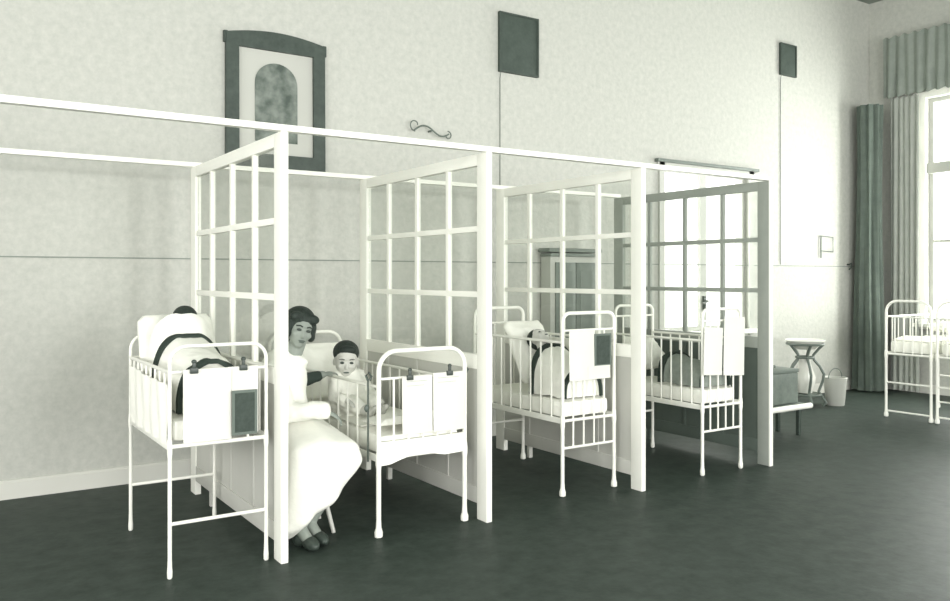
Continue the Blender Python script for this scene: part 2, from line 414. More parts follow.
cotA = cot('high white iron cot at far left, its child propped on a big pillow', -0.275, -1.885, 0.435, 0.83, 1.018, 0.905, 0.578, 0.238, 0.905, 0.07, post=0.0095, flare=1.25)
cotB = cot('low white iron cot in which the dark haired toddler sits', 0.79, -1.886, 0.52, 1.60, 0.945, 0.805, 0.40, 0, 0.765, 0.10, apron=True, rods=True, nb=5, side_bars=12, post=0.0135)
cotC = cot('white iron cot with small dark board, between second and third partitions', 2.02, -1.80, 0.42, 0.95, 1.105, 1.00, 0.455, 0.29, 0.93, 0.055, bars_low=True, nb=4, post=0.0125)
cotD = cot('white iron cot before the bright window, two tilted charts on its foot', 3.12, -1.91, 0.39, 0.83, 1.108, 1.03, 0.455, 0.29, 0.90, 0.05, bars_low=True, nb=4, post=0.0115, flare=1.4)
# two cots along the end wall, feet towards the room
cotE = cot('white iron cot by the end window, first of two from the shaded corner', 0, 0, 0.42, 0.95, 1.10, 0.95, 0.60, 0.06, 0.95, 0.11, rz=-PI / 2, loc=(6.2 + .475, -1.51, 0), foot_mid=0.33, mth=.11, nb=4)
cotF = cot('white iron cot cut by the right edge of the photo, beside the other window cot', 0, 0, 0.42, 0.95, 1.10, 0.95, 0.60, 0.06, 0.95, 0.11, rz=-PI / 2, loc=(6.2 + .475, -1.985, 0), foot_mid=0.33, mth=.11, nb=4)

# ------------------------------------------------------------------ bedding
def wob(p, s, a): return a * noise.noise(Vector(p) * s)
def pillow(label, c, size, tilt, group='white pillows', rz=0):
    b = bmesh.new(); bmesh.ops.create_uvsphere(b, u_segments=36, v_segments=20, radius=1)
    def se(v, e): return math.copysign(abs(v) ** e, v)
    R = Matrix.Rotation(rz, 3, 'Z') @ Matrix.Rotation(tilt, 3, 'X')
    for v in b.verts:
        p = v.co; q = max(abs(p.x), abs(p.y), 1e-6); s = math.hypot(p.x, p.y) / q if q > 1e-5 else 1
        s = min(s, 1.32)
        xx, yy = p.x * s, p.y * s
        co = Vector((xx * size[0] / 2, yy * size[1] / 2, p.z * size[2] / 2))
        co += Vector((0, 0, wob((xx * 2 + c[0], yy * 2, p.z), 1.3, size[2] * .18)))
        v.co = R @ co
    mb = MB(); mb.bm.free(); mb.bm = b
    o = mb.build('pillow', 'linen'); o.location = c
    return tag(o, label, 'pillow', group)

def quilt(label, cot_o, x0, x1, y0, y1, z0, hf, hr, m='cotton', side_drop=.0, group='quilts humped over the cots', sharp=1.0):
    """a humped quilt: low at the foot (y0), high toward the head (y1), dark bound at both ends"""
    xm, hw = (x0 + x1) / 2, (x1 - x0) / 2
    def fn(u, v):
        y = y0 + (y1 - y0) * v; h = hf + (hr - hf) * v
        a = PI * u; e = .62
        x = xm - hw * math.copysign(abs(math.cos(a)) ** .8, math.cos(a)) * (0.86 + .14 * v)
        z = z0 + h * (math.sin(a) ** e)
        k = .012 * noise.noise(Vector((x * 9, y * 9, z * 9))) + .008 * noise.noise(Vector((x * 25, y * 21, 3)))
        return (x + k * .6, y + k, max(z0, z + k))
    lo = Vector((xm, (y0 + y1) / 2, z0))
    q = MB().sheet(lambda u, v: fn(u, v), 40, 20, .012).build('quilt', m, None, True, lo)
    tag(q, label, 'quilt', group)
    e = MB()
    def endcap(u, v):
        p = Vector(fn(u, .02)); return (p.x, p.y + .006, z0 + (p.z - z0) * v)
    e.sheet(endcap, 40, 8, .006); e.build('quilt_end', m, q, True, lo).location = (0, 0, 0)
    for v0, v1, nm in ((-.05, .03, 'binding'), (.93, 1.06, 'binding')):
        def g(u, v):
            p = Vector(fn(u, v0 + (v1 - v0) * v)); c = Vector((xm, p.y, z0)); d = p - c; l = d.length
            return c + d * ((l + .012) / l if l > 1e-4 else 1)
        MB().sheet(g, 40, 3, .02).build(nm, 'trim', q, True, lo).location = (0, 0, 0)
    return q

def sheet_drape(label, x, y0, y1, z0, z1, group):
    """white cloth hung inside the side panel of a cot"""
    def fn(u, v):
        y = y0 + (y1 - y0) * u; z = z1 + (z0 - z1) * v
        return (x + .006 * math.sin(u * 30 + 2 * v) + .006 * noise.noise(Vector((y * 6, z * 6, x))), y, z + .02 * noise.noise(Vector((y * 4, 1, x))) * (1 - v))
    o = MB().sheet(fn, 40, 12, .004).build('cot_lining', 'linen', None, True, (x, (y0 + y1) / 2, z0))
    return tag(o, label, 'cloth', group)

zA = 0.70
pillow('big white pillow standing up at the head of the high left cot', (-0.275, -1.145, zA + .215), (0.385, 0.44, 0.14), math.radians(72))
quilt('white quilt with dark binding over the high left cot', cotA, -0.445, -0.105, -1.76, -1.36, zA, .225, .325)
def drawn_sheet(label, x0, x1, y0, y1, z0, hf, hr):
    xm, hw = (x0 + x1) / 2, (x1 - x0) / 2
    def fn(u, v):
        a = PI * u; h = hf + (hr - hf) * v ** .8
        x = xm - hw * math.copysign(abs(math.cos(a)) ** .7, math.cos(a)); z = z0 + h * math.sin(a) ** .5; y = y0 + (y1 - y0) * v
        k = .014 * noise.noise(Vector((x * 9, y * 9, z * 9))) + .009 * noise.noise(Vector((x * 24, y * 20, 7))); return (x + k * .5, y, max(z0, z + k))
    o = MB().sheet(fn, 40, 16, .008).build('top_sheet', 'linen', None, True, (xm, (y0 + y1) / 2, z0))
    return tag(o, label, 'sheet')
drawn_sheet('white sheet drawn up over the child in the high left cot', -.45, -.10, -1.345, -1.225, zA, .285, .437)
sheet_drape('white cloth hung over the side bars of the high left cot', -0.505, -1.86, -1.10, .585, .86, 'cloths lining the cots')

zC = 0.576
pillow('white pillow with raised corner in the cot behind the second partition', (2.045, -1.19, zC + .245), (0.335, 0.45, 0.15), math.radians(60), rz=.08)
quilt('white quilt with dark binding in the cot with the barred foot', cotC, 1.85, 2.19, -1.74, -1.45, zC, .16, .30)
zD = 0.576
pillow('white pillow in the cot before the bright window', (3.12, -1.20, zD + .185), (0.30, 0.30, 0.13), math.radians(45))
quilt('rumpled grey quilt in the cot before the bright window', cotD, 2.965, 3.275, -1.85, -1.5, zD, .12, .20, m='blanket_grey')
pillow('white pillow in the toddler\'s cot behind his back', (0.79, -0.50, .512 + .19), (0.44, 0.38, 0.14), math.radians(65))
def low_cover(label, x0, x1, y0, y1, z, m='cotton', group='white covers in the window cots'):
    def fn(u, v):
        x = x0 + (x1 - x0) * u; y = y0 + (y1 - y0) * v
        e = min(1, 8 * min(u, 1 - u, v, 1 - v))
        return (x, y, z + .010 + (.045 * (noise.noise(Vector((x * 5, y * 5, z))) * .5 + .5) + .012 * noise.noise(Vector((x * 18, y * 16, 2)))) * e)
    o = MB().sheet(fn, 40, 40, .008).build('bed_cover', m, None, True, ((x0 + x1) / 2, (y0 + y1) / 2, z))
    return tag(o, label, 'cover', group)
low_cover('rumpled white cover folded up at the foot of the toddler\'s cot', .56, 1.02, -1.84, -1.62, .55)
low_cover('rumpled white cover around the sitting toddler', .57, 1.01, -1.60, -0.80, .514)
low_cover('white cover on the window cot nearest the shaded corner', 6.25, 7.05, -1.68, -1.34, .723)
low_cover('white cover on the window cot cut by the right edge', 6.25, 7.05, -2.155, -1.815, .723)
pillow('white pillow in the window cot nearest the shaded corner', (6.92, -1.51, .835), (0.30, 0.26, 0.10), 0)
pillow('white pillow in the window cot cut by the right edge', (6.92, -1.985, .835), (0.30, 0.26, 0.10), 0)

# ------------------------------------------------------------------ charts, boards, clips
def chart(label, p00, p11, y, curl=.01, tilt=0, lines=0, clip=None, seed=0, group='white charts clipped to the cots'):
    """sheet between the photo points p00 (top left) and p11 (bottom right) on the plane y"""
    a = at(p00[0], p00[1], 1, y); b = at(p11[0], p11[1], 1, y)
    w, h = b.x - a.x, a.z - b.z; c = Vector(((a.x + b.x) / 2, y, (a.z + b.z) / 2))
    R = Matrix.Rotation(tilt, 3, 'Y')
    def fn(u, v):
        p = Vector((w * (u - .5), -curl * math.sin(PI * u) * v - curl * .6 * v * v, h * (.5 - v)))
        return R @ p
    o = MB().sheet(fn, 10, 14, .0012).build('chart_sheet', 'paper'); o.location = c
    tag(o, label, 'chart', group)
    if lines:
        for k in range(lines):
            v = .09 + .075 * k; p = [R @ (Vector((w * (u - .5), -curl * math.sin(PI * u) * v - curl * .6 * v * v - .002, h * (.5 - v)))) for u in (.15, .3, .5, .7, .82 - .1 * (k % 2))]
            MB().tube(p, .0012, 5).build('ruled_line', 'ink', o)
    if clip is not None:
        x = w * (clip - .5)
        q = MB().box((x, -.004, h / 2 - .006), (.036, .016, .026), bev=.004).box((x, -.004, h / 2 + .016), (.016, .012, .03), bev=.004).ell((x, -.004, h / 2 + .034), (.012, .007, .010)).build('clip', 'clip', o)
        q['label'] = 'dark bulldog clip'
    return o
def board(label, p00, p11, y, group='dark boards on the cots'):
    a = at(p00[0], p00[1], 1, y); b = at(p11[0], p11[1], 1, y)
    w, h = b.x - a.x, a.z - b.z; c = Vector(((a.x + b.x) / 2, y, (a.z + b.z) / 2)); t = .008; e = .012
    r = thing('record_board', label, 'board', c, 0, group)
    MB().box((0, 0, 0), (w - 2 * e + .002, t * .7, h - 2 * e + .002)).build('slate', 'slate', r, False)
    f = MB()
    for s in (-1, 1):
        f.box((s * (w / 2 - e / 2), 0, 0), (e, t, h)); f.box((0, 0, s * (h / 2 - e / 2)), (w - 2 * e, t, e))
    f.build('board_rim', 'slate_edge', r, False)
    return r
ya = -1.905
chart('large white chart clipped on the left half of the high cot\'s foot', (183, 370), (231, 438), ya, clip=.22)
chart('white chart behind the dark board on the high cot', (228, 367), (258, 431), ya + .006, clip=.5, curl=.004)
board('dark board hung low on the foot of the high left cot', (232, 391), (257, 433), ya - .016)
yb = -1.912
chart('white chart on the left side of the toddler cot\'s foot', (402, 377), (432, 431), yb, clip=.25, lines=2)
chart('white chart on the right side of the toddler cot\'s foot', (433, 373), (464, 428), yb, clip=.52, lines=2)
yc_ = -1.825
chart('white chart beside the small dark board on the barred cot', (569, 331), (594, 379), yc_)
chart('white sheet below the small dark board on the barred cot', (588, 366.5), (610, 377.5), yc_ - .012, curl=.004)
board('small dark board on the cot between second and third partitions', (594.5, 334), (611, 365.5), yc_ - .004)
yd = -1.935
chart('left tilted white chart on the cot before the window', (703.5, 328), (722, 374), yd, tilt=math.radians(3.5), curl=.012)
chart('taller right tilted white chart on the cot before the window', (723.5, 317), (744, 374), yd, tilt=math.radians(3.0), curl=.012)

# ------------------------------------------------------------------ things on the wall
def framed_picture():
    y = -0.03
    x0, x1, z0, z1 = 0.318, 1.038, 2.085, 3.0; bow = .045; fw = .088
    r = thing('framed_picture', 'large arched picture in a dark frame hanging high on the wall above the rails', 'picture', ((x0 + x1) / 2, -.02, z0))
    L = Vector(((x0 + x1) / 2, -.02, z0)); w = x1 - x0
    def top(u, z, b): return z + b * math.sin(PI * u) ** .9
    n = 20
    b = MB()
    # side stiles, bottom rail, bowed top rail
    for s in (0, 1):
        xa = 0 if s == 0 else w - fw
        poly = [(-w / 2 + xa, 0)] + [(-w / 2 + xa + fw, 0)] + [(-w / 2 + xa + fw * (1 - k / 4), top((xa + fw * (1 - k / 4)) / w, z1 - z0, bow)) for k in range(5)]
        b.prism(poly, 'y', -.025, .018)
    b.prism([(-w / 2 + fw, 0), (w / 2 - fw, 0), (w / 2 - fw, .10), (-w / 2 + fw, .10)], 'y', -.025, .018)
    xs = [-w / 2 + fw + (w - 2 * fw) * k / n for k in range(n + 1)]
    inner = z1 - z0 - .085
    b.prism([(x, inner) for x in xs] + [(x, top((x + w / 2) / w, z1 - z0, bow)) for x in reversed(xs)], 'y', -.025, .018)
    # small ears at the upper corners
    for s in (-1, 1): b.box((s * (w / 2), -.004, z1 - z0 - .03), (.03, .03, .08), bev=.006)
    b.build('picture_frame', 'frame', r, False)
    MB().box((0, .006, (inner + .1) / 2), (w - 2 * fw + .01, .01, inner - .1 + .01)).build('mount', 'mount', r, False)
    aw = .155; zb, zt = .19, .60; poly = [(-aw, zb), (aw, zb)] + [(aw * math.cos(PI * k / 20), zt + aw * 0.95 * math.sin(PI * k / 20)) for k in range(21)]
    MB().prism(poly, 'y', -.004, .004).build('print', 'picture', r, False)
    MB().tube([(-w / 2 + .02, .012, .75), (-w / 2 + .03, .018, .8)], .003).build('hanging_wire', 'clip', r)
    r.rotation_euler = (math.radians(-0.5), 0, 0)
    return r
framed_picture()

def ventilator(label, x0, x1, z0, z1, zc):
    r = thing('ventilator', label, 'ventilator', ((x0 + x1) / 2, 0, z0), group='dark plates high on the wall')
    w, h = x1 - x0, z1 - z0
    MB().box((0, -.012, h / 2), (w, .022, h), bev=.004).build('plate', 'plate', r)
    f = MB()
    for s in (-1, 1):
        f.box((s * (w / 2 - .008), -.026, h / 2), (.016, .01, h)); f.box((0, -.026, h / 2 + s * (h / 2 - .008)), (w - .032, .01, .016))
    f.build('plate_rim', 'frame', r, False)
    MB().tube([(-w / 2 + .02, -.02, .01), (-w / 2 + .018, -.008, -.05), (-w / 2 + .018, -.008, zc - z0)], .0035, 6).build('pull_cord', 'iron', r)
    return r
ventilator('large dark plate high on the wall above the second partition, cord below', 2.605, 3.02, 3.045, 3.55, 2.03)
ventilator('smaller dark plate high on the wall near the end window, cord below', 6.36, 6.64, 3.53, 3.88, 1.46)

# curled iron bracket above the front rail
b = MB(); cpt = at(431, 131, 1, -0.04)
pts = []
for k in range(26):
    t = k / 25; ang = -2.6 * PI * (1 - t) if False else 0
    x = -.16 + .32 * t; z = .035 * math.sin(2 * PI * (t - .05)); pts.append((cpt.x + x, -.05, cpt.z + z))
b.tube(pts, .007, 8)
for s, rr in ((-1, .055), (1, .04)):
    q = []
    for k in range(22):
        a = k / 21 * 1.5 * PI; rad = rr * (1 - .55 * k / 21)
        q.append((cpt.x + s * .15 + s * rad * math.sin(a) * .9, -.05, cpt.z - s * rr * .6 + s * rad * math.cos(a) * .9))
    b.tube(q, .005, 8)
b.tube([(cpt.x, -.05, cpt.z), (cpt.x, -.001, cpt.z)], .008, 8)
o = b.build('scroll_bracket', 'iron', None, True, (cpt.x, -.02, cpt.z)); tag(o, 'curled iron bracket on the wall just above the long front rail', 'bracket')

# small square bracket and hook near the corner
c0 = at(821, 236, 1, -.02); c1 = at(833, 252, 1, -.02); c2 = at(821, 258, 1, -.02)
o = MB().tube([(c0.x, -.02, c0.z), (c1.x, -.02, c0.z - .01), (c1.x, -.02, c1.z), (c0.x, -.02, c1.z + .01)], .006, 8, closed=True).tube([(c0.x, -.02, c0.z), (c0.x, -.02, c2.z)], .007, 8).tube([(c0.x, -.02, c0.z), (c0.x, -.001, c0.z)], .006, 8).build('wire_holder', 'iron', None, True, (c0.x, 0, c0.z))
tag(o, 'small square wire holder on the wall between corner and shaded partition', 'holder')
hx = at(847, 263, 1, 0)
o = MB().tube([(hx.x, -.001, 1.47), (hx.x, -.03, 1.47), (hx.x + .01, -.05, 1.49), (hx.x, -.05, 1.43), (hx.x - .01, -.03, 1.41)], .009, 8).build('wall_hook', 'clip', None, True, (hx.x, 0, 1.45)); tag(o, 'dark hook at the end of the dark wall line near the corner', 'hook')

# cupboard in the third bay
def cupboard():
    x0, x1, zt = 3.05, 3.60, 1.585; y = -.20
    r = thing('wall_cupboard', 'dark doored cupboard with pale frame against the wall behind the third partition', 'cupboard', ((x0 + x1) / 2, -.085, 0))
    w = x1 - x0; zt0 = 1.49
    MB().box((0, 0, .77), (w, .13, 1.47)).box((0, 0, .02), (w + .02, .14, .04)).build('body', 'cupboard_frame', r, False)
    MB().box((0, -.012, zt0 + .025), (w + .02, .15, .03), bev=.006).box((0, -.006, zt0 + .065), (w + .05, .16, .035), bev=.008).build('cornice', 'cupboard', r)
    for s in (-1, 1):
        d = MB().box((s * .115, -.070, .78), (.222, .018, 1.34), bev=.004).box((s * .115, -.080, 1.1), (.14, .006, .55)).box((s * .115, -.080, .42), (.14, .006, .5)).build('door', 'cupboard', r)
        MB().ell((s * .03, -.09, .8), (.012, .014, .012)).build('knob', 'clip', d)
    return r
cupboard()

# ------------------------------------------------------------------ corner: added shade column, curtain, pelmet
def shade_column():
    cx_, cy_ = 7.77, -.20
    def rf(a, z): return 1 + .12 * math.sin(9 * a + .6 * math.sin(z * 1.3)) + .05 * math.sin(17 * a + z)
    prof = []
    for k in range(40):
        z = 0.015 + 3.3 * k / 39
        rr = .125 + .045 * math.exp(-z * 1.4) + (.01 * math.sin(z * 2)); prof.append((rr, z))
    o = MB().lathe(prof, (cx_, cy_, 0), 96, rf).build('corner_shade', 'curtain', None, True, (cx_, cy_, 0))  # added dark column, shaped like a drape, for the corner's shade
    return tag(o, 'long dark drape added for the shade in the room corner beside the end window', 'curtain')
shade_column()
def hung(name, label, y0, y1, z0, z1, x, m, folds, depth, cat):
    def fn(u, v):
        y = y0 + (y1 - y0) * u; z = z1 + (z0 - z1) * v
        return (x + depth * math.sin(folds * 2 * PI * u) * (.5 + .5 * v) + .3 * depth * math.sin(folds * 4.7 * u + 2 * v), y, z + .015 * math.sin(folds * 2 * PI * u))
    o = MB().sheet(fn, int(folds * 14), 16, .006).build(name, m, None, True, (x, (y0 + y1) / 2, z0)); return tag(o, label, cat)
hung('window_curtain', 'pale grey curtain hanging beside the end window', -.33, -.66, .03, 3.40, 7.99, 'sheer', 5, .018, 'curtain')
hung('window_pelmet', 'grey gathered pelmet across the top of the end window', -.24, -2.7, 3.42, 4.12, 7.99, 'pelmet', 22, .02, 'pelmet')

# ------------------------------------------------------------------ washstand group
def washstand():
    px = at(806, 404, 2, 0); x, y = px.x + .1, px.y - .02
    x, y = 6.10, -.50
    r = thing('washstand', 'curved iron washstand holding a white basin against the far wall', 'washstand', (x, y, 0))
    k = 5
    for j in range(k):
        a = 2 * PI * j / k + .3; dx, dy = math.cos(a), math.sin(a)
        prof = [(.17, .02), (.20, .06), (.17, .12), (.13, .20), (.17, .34), (.18, .42), (.14, .52), (.085, .60), (.08, .66), (.13, .74), (.175, .80)]
        MB().tube([(dx * p, dy * p, z * .8) for p, z in prof], .014, 8).build('leg', 'iron', r)
    for rad, z in ((.175, .64), (.085, .504), (.15, .128)):
        MB().tube([(rad * math.cos(2 * PI * q / 28), rad * math.sin(2 * PI * q / 28), z) for q in range(28)], .012, 8, closed=True).build('ring', 'iron', r)
    MB().lathe([(.15, .118), (.15, .132)], (0, 0, 0), 28).build('shelf', 'iron', r)
    MB().lathe([(.06, .585), (.10, .595), (.155, .64), (.185, .668), (.197, .675), (.197, .685), (.178, .68), (.14, .64), (.10, .61), (.01, .605)], (0, 0, 0), 36).build('apron', 'porcelain', r)
    return r
ws = washstand()
def lathe_thing(name, label, cat, loc, prof, m, n=28):
    o = MB().lathe(prof, (0, 0, 0), n).build(name, m); o.location = loc; return tag(o, label, cat)
lathe_thing('ewer', 'white jug standing on the lower shelf of the washstand', 'jug', (6.10, -.50, .134), [(.05, 0), (.07, .01), (.10, .10), (.105, .17), (.07, .27), (.055, .33), (.065, .37), (.055, .37), (.045, .33), (.01, .32)], 'porcelain')
bk = thing('bucket', 'pale bucket hanging low at the right of the washstand', 'bucket', (6.44, -.62, 0))
bk['label'] = 'pale bucket with a wire handle on the floor right of the washstand'
MB().lathe([(.085, .0), (.09, .01), (.115, .28), (.122, .285), (.118, .29), (.108, .28), (.082, .02), (.001, .018)], (0, 0, 0), 28).build('pail', 'cupboard_frame', bk)
MB().tube([(-.118 * math.cos(PI * k / 12), 0, .28 + .10 * math.sin(PI * k / 12)) for k in range(13)], .005, 6).build('handle', 'iron', bk)
# bench with white front edge carrying a tin box
bn = thing('bench', 'low bench with a white front edge right of the shaded partition', 'bench', (4.42, -1.30, 0))
MB().box((0, 0, .255), (.66, .34, .03), bev=.004).build('bench_top', 'tin', bn)
MB().tube([(-.33, -.18, .255), (.33, -.18, .255)], .024, 10).build('edge_roll', 'enamel', bn)
for sx in (-1, 1):
    for sy in (-1, 1): MB().box((sx * .28, sy * .10, .12), (.03, .03, .24), bev=.003).build('leg', 'slate', bn)
tb = thing('tin_box', 'grey lidded tin box standing on the low bench', 'box', (4.50, -1.28, .271))
MB().box((0, 0, .13), (.40, .24, .255), bev=.012).build('box_body', 'tin', tb)
MB().box((0, 0, .272), (.41, .25, .03), bev=.008).build('box_lid', 'iron', tb)
MB().tube([(-.05, 0, .285), (-.05, 0, .31), (.05, 0, .31), (.05, 0, .285)], .006, 8).build('handle', 'iron', tb)

# ------------------------------------------------------------------ people
def head(root, c, s, yaw, pitch, roll, skin, hair, parent_body, kind):
    """face, eyes, brows, lips and hair; local frame faces -Y; s = head height"""
    R = Matrix.Rotation(yaw, 3, 'Z') @ Matrix.Rotation(roll, 3, 'Y') @ Matrix.Rotation(pitch, 3, 'X')
    T = lambda p: R @ (Vector(p) * s) + Vector(c)
    return R, T
def add_head_shapes(mb, R, T, s, child):
    E = lambda p, r: mb.ell(T(p), [k * s for k in r], R)
    E((0, .06, .10), (.335, .41, .40))                       # cranium
    E((0, -.10, -.10), (.275 if not child else .31, .27, .33 if not child else .30))   # face
    E((0, -.20, -.34), (.15, .14, .13))                      # chin
    E((0, -.30, .10), (.24, .08, .05))                       # brow
    E((0, -.385, -.10), (.045, .055, .10) if not child else (.045, .045, .06))   # nose bridge
    E((0, -.42, -.165), (.06, .05, .042))                    # nose tip
    for k in (-1, 1):
        E((k * .17, -.26, -.12), (.10, .09, .09))            # cheek
        E((k * .34, .04, -.07), (.035, .08, .11))            # ear
    E((0, -.345, -.275), (.09, .045, .035))                  # mouth mound
    return mb
def face_bits(root, body, R, T, s, child):
    for k in (-1, 1):
        MB().ell(T((k * .125, -.338, .005)), (.062 * s, .03 * s, .034 * s), R).build('eye', 'feature', body)
        MB().tube([T((k * .06, -.365, .085)), T((k * .13, -.36, .105)), T((k * .21, -.30, .085))], .014 * s, 6).build('eyebrow', 'hair', body)
    MB().ell(T((0, -.378, -.27)), (.095 * s, .025 * s, .022 * s), R).ell(T((0, -.372, -.30)), (.07 * s, .025 * s, .02 * s), R).build('lips', 'lip', body)

def hand_shapes(mb, wrist, tip_dir, palm_n, L, curl=.5, side=1):
    """palm, four unequal curled fingers and a thumb; L = hand length"""
    d = Vector(tip_dir).normalized(); n = Vector(palm_n); n = (n - d * n.dot(d)).normalized(); s = d.cross(n) * side
    w = Vector(wrist)
    for k in range(4):
        o = (k - 1.5) * .115 * L
        mb.cap(w + s * o * .5, w + d * .48 * L + s * o, .085 * L, .07 * L, 10)
        fl = L * (.46, .52, .49, .38)[k]; p = w + d * .48 * L + s * o; dd = d.copy()
        for seg, fr in enumerate((.42, .32, .26)):
            ang = curl * (0.5 + .35 * seg); dd = (dd * math.cos(ang) + n * math.sin(ang)).normalized()
            q = p + dd * fl * fr; mb.cap(p, q, .055 * L - .005 * L * seg, .05 * L - .006 * L * seg, 10); p = q
    t0 = w + d * .12 * L - s * .12 * L; t1 = t0 + (d * .55 - s * .8 + n * .25).normalized() * .24 * L; t2 = t1 + (d * .9 - s * .1 + n * .4).normalized() * .2 * L
    mb.cap(t0, t1, .075 * L, .058 * L, 10); mb.cap(t1, t2, .058 * L, .045 * L, 10)

def woman():
    r = thing('person', 'woman in long white dress with dark bobbed hair seated beside a cot', 'person', (.22, -1.52, 0))
    L = Vector((.22, -1.52, 0))
    hs = .205                                    # head height
    hc = Vector((.252, -1.52, 1.052)); yaw = math.radians(-2); R = Matrix.Rotation(yaw, 3, 'Z') @ Matrix.Rotation(math.radians(13), 3, 'Y') @ Matrix.Rotation(math.radians(4), 3, 'X')
    T = lambda p: R @ (Vector(p) * hs) + hc
    fwd = Vector((.70, -.71, 0)).normalized(); lft = Vector((.71, .70, 0))           # facing, her left
    hip = Vector((.200, -1.47, .46)); chest = Vector((.175, -1.47, .79)); neck = Vector((.215, -1.49, .925))
    shL = chest + lft * .125 + Vector((0, 0, .045)); shR = chest - lft * .120 + Vector((0, 0, .045)); 
    shR.x = max(shR.x, .090)
    elbR = Vector((.115, -1.69, .645)); wrR = Vector((.300, -1.755, .650))
    elbL = Vector((.345, -1.27, .745)); wrL = Vector((.475, -1.30, .775))
    kneeL = Vector((.385, -1.84, .43)); kneeR = Vector((.28, -1.87, .42))
    ankL = Vector((.215, -1.74, .095)); ankR = Vector((.145, -1.79, .095))
    # body
    b = MB(); add_head_shapes(b, R, T, hs, False)
    b.cap(hc + Vector((0, .02, -.07)), neck - Vector((0, 0, .03)), .044, .052)
    b.ell(chest, (.12, .095, .16)); b.ell(hip + Vector((0, 0, .02)), (.15, .13, .12)); b.cap(hip, chest, .11, .10)
    for sh, el, wr in ((shR, elbR, wrR), (shL, elbL, wrL)):
        b.cap(sh, el, .042, .034); b.cap(el, wr, .034, .023)
    hand_shapes(b, wrR, (.72, -.25, -.45), (0, .1, -1), .125, .5, -1)
    hand_shapes(b, wrL, (.80, .10, .12), (.25, .0, -1), .115, .75, 1)
    for kn, an in ((kneeL, ankL), (kneeR, ankR)):
        b.cap(hip + (kn - hip) * .15, kn, .075, .055); b.cap(kn, an, .052, .032); b.cap(an, an + Vector((.02, -.07, -.055)), .032, .026)
    body = b.remesh('body', 'skin', r, .0065, 5, None, L); body.location = (0, 0, 0)
    # the face bits are in world coordinates too
    def put(o): o.location = (0, 0, 0); return o
    for k in (-1, 1):
        put(MB().ell(T((k * .125, -.345, .0)), (.066 * hs, .03 * hs, .034 * hs), R).build('eye', 'feature', r, True, L))
        put(MB().tube([T((k * .06, -.375, .085)), T((k * .13, -.365, .11)), T((k * .21, -.30, .09))], .017 * hs, 6).build('eyebrow', 'hair', r, True, L))
    put(MB().ell(T((0, -.38, -.265)), (.10 * hs, .028 * hs, .024 * hs), R).ell(T((0, -.372, -.30)), (.075 * hs, .028 * hs, .022 * hs), R).build('lips', 'lip', r, True, L))
    # bobbed hair with a wave low on each cheek
    h = MB()
    h.ell(T((0, .12, .19)), [k * hs for k in (.41, .45, .40)], R)
    h.ell(T((0, .26, -.05)), [k * hs for k in (.37, .29, .38)], R)
    for k in (-1, 1):
        h.ell(T((k * .32, .0, .02)), [q * hs for q in (.11, .22, .26)], R)
        h.ell(T((k * .325, -.09, -.14)), [q * hs for q in (.10, .15, .14)], R)
        h.ell(T((k * .20, -.20, .31)), [q * hs for q in (.20, .13, .13)], R)
    put(h.remesh('hair', 'hair', r, .006, 4, None, L))
    # dress: bodice, left sleeve dark as shade, skirt
    d = MB()
    d.ell(chest + Vector((0, 0, -.01)), (.132, .12, .175)); d.cap(hip + Vector((0, 0, .03)), chest, .135, .115); d.ell(hip + Vector((0, 0, .02)), (.175, .155, .12))
    d.ell(neck - Vector((0, 0, .05)), (.095, .075, .05)); d.cap(chest + Vector((0, 0, .08)), shL, .07, .062); d.cap(chest + Vector((0, 0, .08)), shR, .07, .060)
    d.cap(shR, elbR, .060, .055); d.cap(elbR, elbR + (wrR - elbR) * .92, .054, .046); d.cap(shL, shL + (elbL - shL) * .12, .056, .05)
    def fold(p):
        k = .010 * noise.noise(p * 11) + .005 * noise.noise(p * 27); return p + Vector((k, k * .7, k))
    put(d.remesh('bodice', 'cotton', r, .008, 4, fold, L))
    sl = MB().cap(shL + (elbL - shL) * .10, elbL, .050, .044).cap(elbL, elbL + (wrL - elbL) * .80, .043, .033)  # dark cover over the left arm, painting its shade
    put(sl.remesh('arm_shade', 'arm_shade', r, .007, 3, fold, L))
    bm = bmesh.new()
    def blob(c, rad):
        m = Matrix.Translation(c); bmesh.ops.create_icosphere(bm, subdivisions=2, radius=rad, matrix=m)
    blob(hip + Vector((0, .02, .05)), .16); blob(hip + lft * .06, .15); blob(hip - lft * .04, .14)
    blob(Vector((.385, -1.85, .455)), .055); blob(Vector((.27, -1.88, .47)), .06); blob(Vector((.14, -1.80, .46)), .06)
    for px_, py_, yy, rr in ((358, 460, -1.90, .025), (345, 482, -1.89, .022), (330, 499, -1.88, .022), (308, 517, -1.87, .022), (290, 530, -1.85, .022)):
        blob(at(px_, py_, 1, yy), rr)
    blob(Vector((.075, -1.78, .075)), .03); blob(Vector((.075, -1.55, .075)), .03); blob(Vector((.24, -1.55, .12)), .03)
    hull = bmesh.ops.convex_hull(bm, input=list(bm.verts))
    gone = [g for g in hull['geom_interior'] if isinstance(g, bmesh.types.BMVert)]
    bmesh.ops.delete(bm, geom=gone, context='VERTS')
    sk = MB(); sk.bm.free(); sk.bm = bm
    def sfold(p):
        k = .011 * math.sin(p.x * 42 + p.y * 26 + p.z * 5) * max(0, min(1, (.52 - p.z) * 3)) + .010 * noise.noise(p * 7); return p + Vector((k * .5, -k, 0))
    put(sk.remesh('skirt', 'cotton', r, .010, 8, sfold, L))
    for an in (ankL, ankR):
        s = MB().ell(an + Vector((.025, -.075, -.062)), (.036, .085, .032)).ell(an + Vector((.0, .0, -.055)), (.032, .045, .042)).box(an + Vector((.005, .015, -.082)), (.04, .045, .034), bev=.005)
        put(s.remesh('shoe', 'shoe', r, .006, 3, lambda p: Vector((p.x, p.y, max(p.z, .001))), L))
